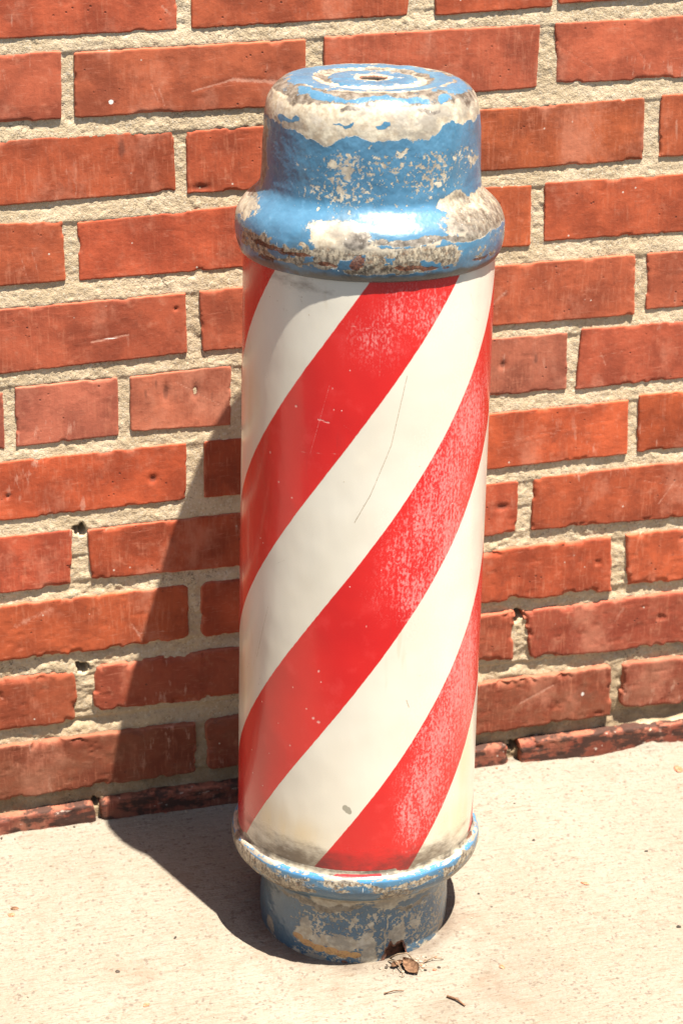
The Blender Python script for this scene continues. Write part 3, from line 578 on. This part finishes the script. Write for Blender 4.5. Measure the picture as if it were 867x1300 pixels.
def refine(P, n):
    P = np.array(P, float)
    # Catmull-Rom resample of the profile, sampled by the same arc length as the polyline
    seg = np.hypot(*np.diff(P, axis=0).T); s = np.r_[0, np.cumsum(seg)]
    T = np.gradient(P, s, axis=0)
    q = np.linspace(0, s[-1], n); i = np.clip(np.searchsorted(s, q, side='right') - 1, 0, len(s) - 2)
    t = ((q - s[i]) / seg[i])[:, None]; h = seg[i][:, None]
    R = (2 * t ** 3 - 3 * t ** 2 + 1) * P[i] + (t ** 3 - 2 * t ** 2 + t) * h * T[i] + (-2 * t ** 3 + 3 * t ** 2) * P[i + 1] + (t ** 3 - t ** 2) * h * T[i + 1]
    return R, q

def thetas(nf, nb):
    a = np.linspace(FRONT - 1.75, FRONT + 1.75, nf); b = np.linspace(FRONT + 1.75, FRONT + 2 * np.pi - 1.75, nb + 1)[1:]
    return np.r_[a, b]       # last = first + 2pi : closed seam with a doubled column

def blobs(TH, S, lst, warp=0.0):
    o = np.zeros(np.broadcast(TH, S).shape)
    if warp:
        w1 = fbm(TH * 5, S * 65, 401, 4) - .5; w2 = fbm(TH * 5, S * 65, 402, 4) - .5
        TH = TH + w1 * .22 * warp; S = S + w2 * .014 * warp
    for th, s, rt, rs, a in lst:
        d = (TH - th + np.pi) % (2 * np.pi) - np.pi
        g = a * np.exp(-.693 * ((d / rt) ** 2 + ((S - s) / rs) ** 2)); o = np.maximum(o, g)
    return o

def revolve(P, TH):
    X = P[:, 0][None] * np.cos(TH)[:, None]; Y = P[:, 0][None] * np.sin(TH)[:, None]; Z = np.broadcast_to(P[:, 1][None], X.shape)
    return np.stack([X, Y, Z], -1)

def wrapn(TH, S, ft, fs, seed, octv=3):
    """noise on the revolved surface, periodic round the back"""
    a = fbm(TH * ft, S * fs, seed, octv); b = fbm((TH - 2 * np.pi) * ft, S * fs, seed, octv)
    w = sstep(FRONT + 2.6, FRONT + 2 * np.pi - 1.8, TH); return a * (1 - w) + b * w

CAPP = [(.0945,.5715),(.0965,.5725),(.0985,.5755),(.1002,.581),(.1012,.587),(.1014,.592),(.1010,.5975),(.0995,.6030),(.0970,.6078),(.0934,.6120),(.0895,.6155),(.0858,.6190),(.0830,.6235),(.0820,.6300),(.0812,.648),(.0805,.664),(.0800,.672),(.0790,.680),(.0773,.6870),(.0742,.6928),(.0700,.6972),(.0650,.7000),(.059,.7013),(.052,.7016),(.0475,.7015),(.045,.7010),(.0425,.6998),(.0385,.6992),(.0345,.6998),(.0325,.7010),(.030,.7013),(.018,.7013),(.0105,.7011),(.0092,.7004),(.0088,.697),(.0085,.685)]
BASEP = [(.0780,.004),(.0785,.012),(.0785,.045),(.0800,.052),(.0840,.0565),(.0900,.060),(.0960,.064),(.1000,.0685),(.1022,.0735),(.1027,.0785),(.1022,.0825),(.1012,.0850),(.1000,.0864),(.0988,.0868),(.0978,.0885),(.0974,.0918)]

def cap():
    P, q = refine(CAPP, 330); TH = thetas(620, 160)
    T, S = np.meshgrid(TH, q, indexing='ij'); R = P[:, 0][None] + 0 * T; Zl = P[:, 1][None] + 0 * T
    cream = blobs(T, S, CAP_CREAM, 1.0) * .95
    cream *= 1 - .36 * sstep(.046, .052, S) * sstep(.108, .103, S)
    # shoulder band of bare primer above a ragged line
    bt = np.array([p_[0] for p_ in CAP_BAND_LOW]); bs = np.array([p_[1] for p_ in CAP_BAND_LOW]); o_ = np.argsort(bt)
    low = np.interp(T, bt[o_], bs[o_], left=.112, right=.112)
    bw = S - low + (wrapn(T, S, 6, 70, 333, 4) - .5) * .010
    band = sstep(-.005, .005, bw)
    cream = np.maximum(cream, band * .92)
    # top face: rings of paint and bare metal round the hole
    top = sstep(.692, .6955, Zl)
    ring = .36 + .30 * (wrapn(T, S, 1.6, 40, 444) - .5) + .45 * sstep(.0085, .002, np.abs(R - .0395)) + .55 * sstep(.016, .012, R) + .32 * sstep(.054, .060, R)
    cream = cream * (1 - top) + (ring + .0 * T) * top
    cream = cream - 1.0 * blobs(T, S, CAP_BLUE, 1.0)
    F_ = T - FRONT
    # bulge of the flare: primer, scorched metal and rust showing through most of the way round
    S2 = S + (wrapn(T, S, 4, 60, 505, 4) - .5) * .012
    rimb = sstep(.0085, .0125, S2) * sstep(.0315, .0255, S2)
    hole_ = sstep(.56, .62, wrapn(T, S, 7, 110, 525, 4))
    rc = rimb * (1 - .9 * hole_) * (.72 * sstep(-1.0, -.6, F_) * sstep(.80, .5, F_) + .50 * sstep(-.5, -.9, F_) + .45 * sstep(.5, .9, F_))
    cream = np.maximum(cream, rc)
    right = sstep(.48, .75, F_ + (wrapn(T, S, 4, 60, 515, 4) - .5) * .5) * sstep(.0275, .034, S2) * sstep(.068, .060, S2)
    cream = np.maximum(cream, right * .95)
    db = blobs(T, S, CAP_DARK, 1.0)
    cream = np.clip(np.maximum(cream, db * .85), 0, 1)
    dark = db * .85
    dark = np.maximum(dark, right * (.50 + .60 * np.exp(-((S2 - .036) / .006) ** 2)))
    dark = np.maximum(dark, rimb * (.62 * sstep(-.4, -.9, F_) + .22))
    dark = np.maximum(dark, sstep(-1.05, -1.4, F_) * .45 * sstep(.06, .068, S) * (1 - top))
    dark = np.maximum(dark, top * (.28 + .5 * sstep(.056, .064, R)))
    dark = np.maximum(dark, .85 * sstep(.058, .064, R) * sstep(.0765, .071, R) * sstep(.685, .69, Zl) * (.55 + .9 * wrapn(T, S, 2.2, 30, 919)))
    dark = np.maximum(dark, .55 * sstep(.006, .002, np.abs(R - .0425)) * top)
    dark = np.maximum(dark, .45 * sstep(.011, .003, S))
    dark = np.maximum(dark, .42 * sstep(.0035, 0, np.abs(S - .0215)))
    rust = blobs(T, S, CAP_RUST, .6) * .9; rust[rust > 0] *= 1
    rust = np.maximum(rust, .62 * sstep(.006, 0, np.abs(S - .012)) * wrapn(T, S, 6, 200, 3) * (1 + .5 * sstep(-.3, -.9, T - FRONT)))
    rust = np.maximum(rust, .7 * sstep(.0125, .0095, R) * sstep(.69, .70, Zl) * 1)
    speck = blobs(T, S, CAP_SPECK) * .88 + .12
    speck = speck * sstep(.105, .095, S) * sstep(.025, .035, S)
    lip_hole_dark = np.maximum(sstep(.0094, .0088, R), sstep(.0125, .005, S2) * (.25 + .95 * wrapn(T, S, 6, 120, 818)))  # grime on the lower lip; inside of the bore hole darkened too
    # dents and lifted paint
    disp = (wrapn(T, S, 5, 60, 61) - .5) * .0010 + (wrapn(T, S, 40, 500, 71) - .5) * .00022
    Pm = P.copy(); V = revolve(Pm, TH)
    V[..., 0] += disp * np.cos(T); V[..., 1] += disp * np.sin(T)
    V[..., 2] += np.where(top > .5, disp * .8, 0)
    dish = (wrapn(T, S, 2.5, 30, 81) - .5) * .0010 * top; V[..., 2] += dish
    V[-1] = V[0]
    nu, nv = T.shape
    V2 = V.reshape(-1, 3); F = gridF(nu, nv)
    # closed floor inside the hole
    n0 = len(V2); V2 = np.r_[V2, [[0, 0, .685]]]
    kk = np.arange(nu - 1); F3 = np.stack([kk * nv + nv - 1, (kk + 1) * nv + nv - 1, np.full(nu - 1, n0), np.full(nu - 1, n0)], -1)
    e = lambda a, z=0.: np.r_[a.ravel(), z]
    F = F[:, :]
    me_o = link('cap', V2[:n0], F, MCAP, POLE, True, dict(cream=cream, dark=dark, rust=rust, speck=speck, lip_hole_dark=lip_hole_dark, rim=np.clip(rimb * 1.0 + .45 * right, 0, 1)))
    th = np.linspace(0, 2 * np.pi, 33)[:-1]; dv = [(.0094 * np.cos(t), .0094 * np.sin(t), .6856) for t in th] + [(.0094 * np.cos(t), .0094 * np.sin(t), .6836) for t in th]
    kk = np.arange(32); dv.append((0, 0, .6850)); 
    df = [(int(a), int((a + 1) % 32), 64, 64) for a in kk]
    bm = bmesh.new(); vs = [bm.verts.new(v_) for v_ in dv]
    for a in range(32):
        bm.faces.new((vs[a], vs[(a + 1) % 32], vs[64])); bm.faces.new((vs[a], vs[32 + a], vs[32 + (a + 1) % 32], vs[(a + 1) % 32]))
    me = bpy.data.meshes.new('hole_plug'); bm.to_mesh(me); bm.free(); me.materials.append(MRUST)
    o = bpy.data.objects.new('bore_hole', me); COL.objects.link(o); o.parent = me_o
cap()

def tube():
    q = np.linspace(0, .51, 430); P = np.stack([.0972 - .0018 * (q / .51), .080 + q], -1)
    TH = thetas(760, 120); T, S = np.meshgrid(TH, q, indexing='ij'); Z = S + .080
    s_ = Z - .1400 * (T - FRONT)
    # boundaries (height at the front line) of alternate red / white stripes, periodic beyond the seen part
    sb = np.array([-.4, .0298 - .0, .1433, .2554, .3618, .4691, .5762, .6860]); hb = np.array([-3.87, 0, 1, 2, 3, 4, 5, 6.0])
    B0 = .8797 / 8
    k = np.arange(-12, 19); base_h = k.astype(float); pos = .0298 + (k) * .10955
    known = {0: .0298, 1: .1433, 2: .2554, 3: .3618, 4: .4691, 5: .5762, 6: .6880}
    pos = np.array([known.get(int(i), p_) for i, p_ in zip(k, pos)])
    h = np.interp(s_, pos, base_h)
    hb_ = np.interp(s_ + .1400 * 2 * np.pi, pos, base_h) - 8   # value seen from the other side of the seam
    w = sstep(FRONT + 2.2, FRONT + 2 * np.pi - 1.76, T); h = h * (1 - w) + hb_ * w
    F_ = T - FRONT; ns = wrapn(T, S, 3, 50, 611, 4)
    grime = blobs(T, S, TUBE_GRIME, .6) * .55
    gw = .40 + .60 * np.exp(-((F_ + .55) / .45) ** 2) + .55 * np.exp(-((F_ - .55) / .40) ** 2)
    grime = np.maximum(grime, .95 * gw * sstep(.034, .006, S - .016 + .03 * (1 - ns) * .6)); grime = np.maximum(grime, .35 * sstep(.488, .498, S))
    yel = blobs(T, S, TUBE_YELLOW) * .8; yel = np.maximum(yel, .40 * sstep(.06, .01, S))
    chalk = blobs(T, S, TUBE_CHALK, .6)
    spot = blobs(T, S, TUBE_SPOT)
    def lines(lst):
        o = np.zeros_like(T)
        for t0, s0, t1, s1, w_, a in lst:
            d = T - t0; r = .0965; ax_, bx_ = 0., (t1 - t0) * r; az, bz = s0, s1
            X = d * r; dx, dz = bx_, bz - az; L2 = dx * dx + dz * dz + 1e-9; t = np.clip((X * dx + (S - az) * dz) / L2, 0, 1)
            ds = np.hypot(X - t * dx, S - az - t * dz); o = np.maximum(o, a * np.exp(-(ds / max(w_ * .8, .00048)) ** 2))
        return o
    sd = lines(TUBE_SCRATCH_DARK); sl = np.maximum(lines(TUBE_SCRATCH_LIGHT), blobs(T, S, TUBE_DOT))
    disp = (wrapn(T, S, 1.2, 5, 91) - .5) * .0012 + (wrapn(T, S, 5, 22, 95) - .5) * .0003
    V = revolve(P, TH); V[..., 0] += disp * np.cos(T); V[..., 1] += disp * np.sin(T); V[-1] = V[0]
    link('striped_tube', V.reshape(-1, 3), gridF(*T.shape), MTUBE, POLE, True, dict(phase=h, grime=grime, yellow=yel, chalk=chalk, spot=spot, scrd=sd, scrl=sl))
tube()

def base():
    # arc length of the authored profile starts at (.0765,0); ours starts at (.0780,.004)
    P, q = refine(BASEP, 230); q = q + np.hypot(.0015, .004)
    TH = thetas(620, 140); T, S = np.meshgrid(TH, q, indexing='ij')
    R = P[:, 0][None] + 0 * T; Z = P[:, 1][None] + 0 * T
    foot = Z < .0505
    cream = blobs(T, S, BASE_CREAM, 1.0) * .92
    col = sstep(.055, .058, Z) * sstep(.085, .082, Z)
    cream = np.maximum(cream, col * (.60 + .30 * (wrapn(T, S, 3, 60, 12) - .5)))
    cream = np.maximum(cream, .62 * sstep(.012, .004, Z) * wrapn(T, S, 5, 60, 15) * 1.2)
    inner = sstep(.0864, .0870, Z)
    cream = np.maximum(cream, .80 * inner)
    cream = np.clip(cream - blobs(T, S, BASE_BLUE, 1.0) * (1 - inner), 0, 1)
    cream = np.maximum(cream, np.maximum(.52 * sstep(.0825, .0845, Z), blobs(T, S, BASE_DARK, 1.0) * .8))
    dark = np.maximum(blobs(T, S, BASE_DARK, 1.0) * .8, .50 * inner); dark = np.maximum(dark, .9 * col * wrapn(T, S, 3, 220, 19) * 1.5)
    dark = np.maximum(dark, .5 * sstep(.004, 0, np.abs(Z - .0535)))
    rust = blobs(T, S, BASE_RUST, .6) * .8; rust = np.maximum(rust, .5 * sstep(.007, .002, Z))
    tan = blobs(T, S - .0055, BASE_TAN)
    speck = .62 * sstep(.048, .042, Z) * sstep(-.9, -.5, T - FRONT) + .25 * sstep(.048, .042, Z) + .35 * col
    lip = sstep(.0825, .0845, Z) * sstep(.0872, .0864, Z)
    redrim = .80 * sstep(.0862, .0868, Z) * sstep(.0905, .0885, Z) * np.exp(-((T - FRONT) / .38) ** 2) * (.55 + .6 * wrapn(T, S, 5, 90, 707))
    grime = .55 * sstep(.087, .0915, Z) + .25 * sstep(.004, .0, np.abs(Z - .0535)) + .50 * sstep(-.3, -1.1, T - FRONT) * sstep(.056, .05, Z) + .35 * sstep(.034, .05, Z) * sstep(.056, .05, Z)
    lip_hole_dark = 0 * T
    disp = (wrapn(T, S, 5, 60, 161) - .5) * .0010 + (wrapn(T, S, 40, 500, 171) - .5) * .00025
    V = revolve(P, TH); V[..., 0] += disp * np.cos(T); V[..., 1] += disp * np.sin(T)
    Rm = np.array([[e1.x, e2.x, axv.x], [e1.y, e2.y, axv.y], [e1.z, e2.z, axv.z]]); O = np.array([BX, BY, BZ])
    def flatten(V, ztop=.05):
        W = V @ Rm.T + O
        gz = ground_z(W[..., 0], W[..., 1]) + .0002 - .0008
        t = np.clip(1 - (V[..., 2] - .004) / (ztop - .004), 0, 1)
        # lowest ring sits on the pavement, the rest follows gradually
        low = W[:, :1, 2] - gz[:, :1]
        W[..., 2] -= t * low
        return (W - O) @ Rm
    V = flatten(V); V[-1] = V[0]
    V0 = V
    att = dict(cream=cream, dark=dark, rust=rust, tan=tan, speck=speck, lip=lip, rim=col * .95, redrim=redrim, grime=np.clip(grime, 0, 1), lip_hole_dark=lip_hole_dark)
    split = int(np.searchsorted(P[:, 1], .0505))
    nu = len(TH)
    # the foot, with a bite rusted out of its lower edge
    A1 = {k_: v_[:, :split + 1] for k_, v_ in att.items()}
    Vf = V[:, :split + 1]; nv = split + 1
    F = gridF(nu, nv)
    th0, s0, rt, rs, _ = BASE_HOLE[0]
    Tf = T[:, :nv].ravel(); Zf = Z[:, :nv].ravel()
    d = (Tf - th0) / (rt * .85); hz = .0120
    wob = .85 + .35 * vn(Tf * 22, Zf * 250, 5)
    inside = (d ** 2 + ((Zf - .004) / hz) ** 2) < wob ** 2
    A1['rust'] = np.maximum(A1['rust'], .85 * ((np.sqrt(d ** 2 + ((Zf - .004) / hz) ** 2) < wob * 1.13)).reshape(nu, nv))
    F = F[~inside[F].all(1)]
    fo = link('foot', Vf.reshape(-1, 3), F, MBASE, POLE, True, A1)
    inn = revolve(np.stack([np.full(12, .0735), np.linspace(.004, .05, 12)], -1), TH)
    inn = flatten(inn); inn[-1] = inn[0]
    link('inner_shell', inn.reshape(-1, 3), gridF(nu, 12), MRUST, fo, True)
    Vc = V[:, split:]; A2 = {k_: v_[:, split:] for k_, v_ in att.items()}
    link('collar', Vc.reshape(-1, 3), gridF(nu, V.shape[1] - split), MBASE, POLE, True, A2)
base()

# ---------------------------------------------------------------- litter on the pavement
def chunk(name, x, y, size, mat, seed, flat=.5, rot=None):
    r = np.random.default_rng(seed); bm = bmesh.new(); bmesh.ops.create_icosphere(bm, subdivisions=2, radius=1)
    ph = r.uniform(0, 10, 3); sx, sy = r.uniform(.7, 1.3), r.uniform(.6, 1.0)
    for v_ in bm.verts:
        k = .72 + .55 * float(vn(v_.co.x * 1.7 + ph[0], v_.co.y * 1.7 + v_.co.z * 1.3 + ph[1], seed))
        v_.co = Vector((v_.co.x * k * sx, v_.co.y * k * sy, v_.co.z * k * flat)) * size
    me = bpy.data.meshes.new(name); bm.to_mesh(me); bm.free(); me.materials.append(mat)
    o = bpy.data.objects.new(name, me); COL.objects.link(o)
    o.location = (x, y, float(ground_z(np.array([x]), np.array([y]))[0]) + size * flat * .45); o.rotation_euler = (0, 0, r.uniform(0, 6.28))
    return o
def leaf(name, x, y, ln, wd, mat, seed, rz, lift=.002, curl=.4, label='', cat='leaf', group=None):
    r = np.random.default_rng(seed); nu, nv = 14, 7
    U, W = np.meshgrid(np.linspace(0, 1, nu), np.linspace(-1, 1, nv), indexing='ij')
    wid = np.sin(np.pi * U ** .8) ** .8 * wd * (1 + .25 * (vn(U * 7, seed, 3) - .5)); X = (U - .5) * ln; Y = W * wid
    Z = lift + curl * wd * (W ** 2) + .25 * ln * curl * (U - .4) ** 2 + .0006 * vn(U * 6, W * 3, seed)
    V = np.stack([X, Y, Z], -1).reshape(-1, 3); F = gridF(nu, nv); n = len(V)
    V = np.r_[V, V - [0, 0, .0003]]; F = np.r_[F, F[:, ::-1] + n]
    idx = np.arange(n).reshape(nu, nv); ring = np.r_[idx[:, 0], idx[-1, 1:], idx[-2::-1, -1], idx[0, -2:0:-1]]; k = np.arange(len(ring)); k2 = (k + 1) % len(ring)
    F = np.r_[F, np.stack([ring[k], ring[k2], ring[k2] + n, ring[k] + n], -1)]
    o = link(name, V, F, mat); o.location = (x, y, float(ground_z(np.array([x]), np.array([y]))[0])); o.rotation_euler = (r.uniform(-.3, .3), r.uniform(-.2, .2), rz)
    return tag(o, label, cat, group)
def twig(name, pts, rad, mat, label, cat='twig', group=None):
    P = [Vector(p_) for p_ in pts]; V = []; F = []; n = 6
    for i, p_ in enumerate(P):
        t = (P[min(i + 1, len(P) - 1)] - P[max(i - 1, 0)]).normalized(); a = t.cross(Vector((.1, .2, 1))).normalized(); b_ = t.cross(a); rr = rad * (1 - .6 * i / len(P))
        V += [p_ + rr * (math.cos(k * math.tau / n) * a + math.sin(k * math.tau / n) * b_) for k in range(n)]
    for i in range(len(P) - 1):
        F += [(i * n + k, i * n + (k + 1) % n, (i + 1) * n + (k + 1) % n, (i + 1) * n + k) for k in range(n)]
    o = link(name, [tuple(v_) for v_ in V], F, mat); return tag(o, label, cat, group)

GZ = -.0272
leaf('dry_leaf', -.160, -.2835, .020, .0055, MLEAF, 3, 1.9, .002, .5, 'curled brown dry leaf just below the rusted notch in the foot', 'leaf')
leaf('dry_leaf', -.1705, -.2765, .012, .0030, MLEAF, 4, .4, .0015, .6, 'small narrow brown leaf left of the curled brown leaf by the notch', 'leaf')
twig('straw', [(-.172, -.266, GZ + .001), (-.168, -.272, GZ + .008), (-.161, -.275, GZ + .010), (-.154, -.281, GZ + .003), (-.150, -.288, GZ + .001)], .0008, MTWIG, 'thin bent straw stem arching over the litter by the notch', 'straw')
twig('straw', [(-.175, -.270, GZ + .002), (-.170, -.279, GZ + .006), (-.169, -.289, GZ + .001)], .0007, MTWIG, 'short straw stem poking out left of the notch litter', 'straw')
twig('twig', [(-.148, -.279, GZ + .001), (-.139, -.277, GZ + .003), (-.131, -.279, GZ + .001)], .0006, MTWIG, 'tiny pale twig right of the litter by the notch', 'twig')
twig('twig', [(-.1905, -.310, GZ + .001), (-.182, -.309, GZ + .0015), (-.174, -.3105, GZ + .001)], .0006, MLEAF, 'tiny brown twig lying in front of the pole foot', 'twig')
twig('twig', [(-.143, -.326, GZ + .001), (-.137, -.333, GZ + .002), (-.133, -.341, GZ + .001)], .0011, MLEAF, 'dark bent twig at the bottom edge of the picture', 'twig')
# litter of crumbs in front of the notch: nobody could count it
bmg = bmesh.new(); rg = np.random.default_rng(5)
for i in range(340):
    if i < 110: x = rg.normal(-.160, .012); y = rg.normal(-.279, .007); s = rg.uniform(.0004, .0015)
    elif i < 270: x = rg.uniform(-.5, .3); y = -abs(rg.normal(0, .006)) - .003; s = rg.uniform(.0004, .0014)
    else: x = rg.uniform(-.5, .3); y = rg.uniform(-.42, -.01); s = rg.uniform(.0003, .0009)
    if math.hypot(x - BX, y - BY) < .082: continue
    z = float(ground_z(np.array([x]), np.array([y]))[0]) + s * .4
    mt = Matrix.Translation((x, y, z)) @ Matrix.Rotation(rg.uniform(0, 6), 4, 'Z') @ Matrix.Diagonal((s * rg.uniform(.8, 1.8), s, s * .7, 1))
    rr = bmesh.ops.create_icosphere(bmg, subdivisions=1, radius=1, matrix=mt)
    mi = int(rg.choice([0, 1, 2], p=[.72, .10, .18])); 
    for f in {f for v_ in rr['verts'] for f in v_.link_faces}: f.material_index = mi
me = bpy.data.meshes.new('grit'); bmg.to_mesh(me); bmg.free()
for q_ in (MGRIT, MDARK, MCHIP): me.materials.append(q_)
go = bpy.data.objects.new('grit', me); COL.objects.link(go)
tag(go, 'fine grit and crumbs scattered over the pavement', 'grit', None, 'stuff')

CH = DEBRIS
def ch(i, size, mat, label, flat=.45, name='brick_chip', cat='chip', group=None):
    o = chunk(name, CH[i][0], CH[i][1], size, mat, 40 + i, flat); tag(o, label, cat, group)
ch(3, .0052, MCHIP, 'orange brick flake on the pavement by the right edge near the wall', .35)
ch(4, .0030, MCHIP, 'small orange brick flake on open pavement right of the collar', .3)
ch(5, .0026, MCHIP, 'small orange brick flake on pavement right of the pole foot', .3)
ch(6, .0028, MCHIP, 'small red brick flake at the left edge of the pavement', .3)
ch(7, .0030, MCHIP, 'orange brick flake at the bottom left of the pavement', .3)
ch(8, .0020, MDARK, 'tiny black stone on the pavement left of the pole foot', .5, 'pebble', 'pebble')
ch(9, .0030, MLEAF, 'brown leaf crumb beside the red flake at the left edge', .3, 'leaf_crumb', 'leaf')
ch(10, .0015, MDARK, 'tiny dark stone on sunlit pavement just outside the shadow edge', .5, 'pebble', 'pebble')
ch(11, .0022, MDARK, 'dark stone at the right edge of the pavement', .5, 'pebble', 'pebble')
ch(12, .0018, MDARK, 'tiny dark stone on pavement right of the collar, near the wall', .5, 'pebble', 'pebble')
ch(13, .0016, MCHIP, 'tiny orange brick crumb below the black painted bottom course', .4)
ch(14, .0016, MDARK, 'tiny dark stone far right, halfway between wall and picture edge', .5, 'pebble', 'pebble')
ch(15, .0015, MDARK, 'tiny dark stone close to the right side of the foot', .5, 'pebble', 'pebble')

# ---------------------------------------------------------------- camera, sun, sky
cd = bpy.data.cameras.new('camera'); cam = bpy.data.objects.new('camera', cd); COL.objects.link(cam)
Rr = Vector((0.96383723, -0.26634955, 0.00870138)); Uu = Vector((0.10688012, 0.41626452, 0.90293991)); Ff = Vector((0.24411972, 0.8693571, -0.42967872))
cam.matrix_world = Matrix(((Rr.x, Uu.x, -Ff.x, -0.62510706), (Rr.y, Uu.y, -Ff.y, -1.71801929), (Rr.z, Uu.z, -Ff.z, 1.10049089), (0, 0, 0, 1)))
cd.sensor_fit = 'VERTICAL'; cd.sensor_height = 36.0; cd.lens = 2882.59 / 1300 * 36
cd.clip_start = .05; cd.clip_end = 200
cd.dof.use_dof = True; cd.dof.focus_distance = 1.78; cd.dof.aperture_fstop = 11
SC.camera = cam

sdv = Vector((-.6578, 1.0, -4.0763)).normalized()
sl = bpy.data.lights.new('sun', 'SUN'); sl.energy = SUN_E; sl.angle = math.radians(.53); sl.color = (1.0, .955, .88)
so = bpy.data.objects.new('sun', sl); COL.objects.link(so); so.rotation_euler = sdv.to_track_quat('-Z', 'Y').to_euler(); so.location = (1, -2, 5)
w = bpy.data.worlds.new('World'); SC.world = w; w.use_nodes = True
nt = w.node_tree; bg = nt.nodes['Background']; sky = nt.nodes.new('ShaderNodeTexSky'); sky.sky_type = 'NISHITA'; sky.sun_disc = False
sky.sun_elevation = math.asin(-sdv.z); sky.sun_rotation = math.atan2(-sdv.x, -sdv.y); sky.air_density = 1.0; sky.dust_density = 1.5
nt.links.new(sky.outputs[0], bg.inputs[0]); bg.inputs[1].default_value = SKY_S
SC.view_settings.view_transform = 'Standard'; SC.view_settings.look = 'None'; SC.view_settings.exposure = EXPO; SC.view_settings.gamma = 1
SC.render.engine = 'CYCLES'
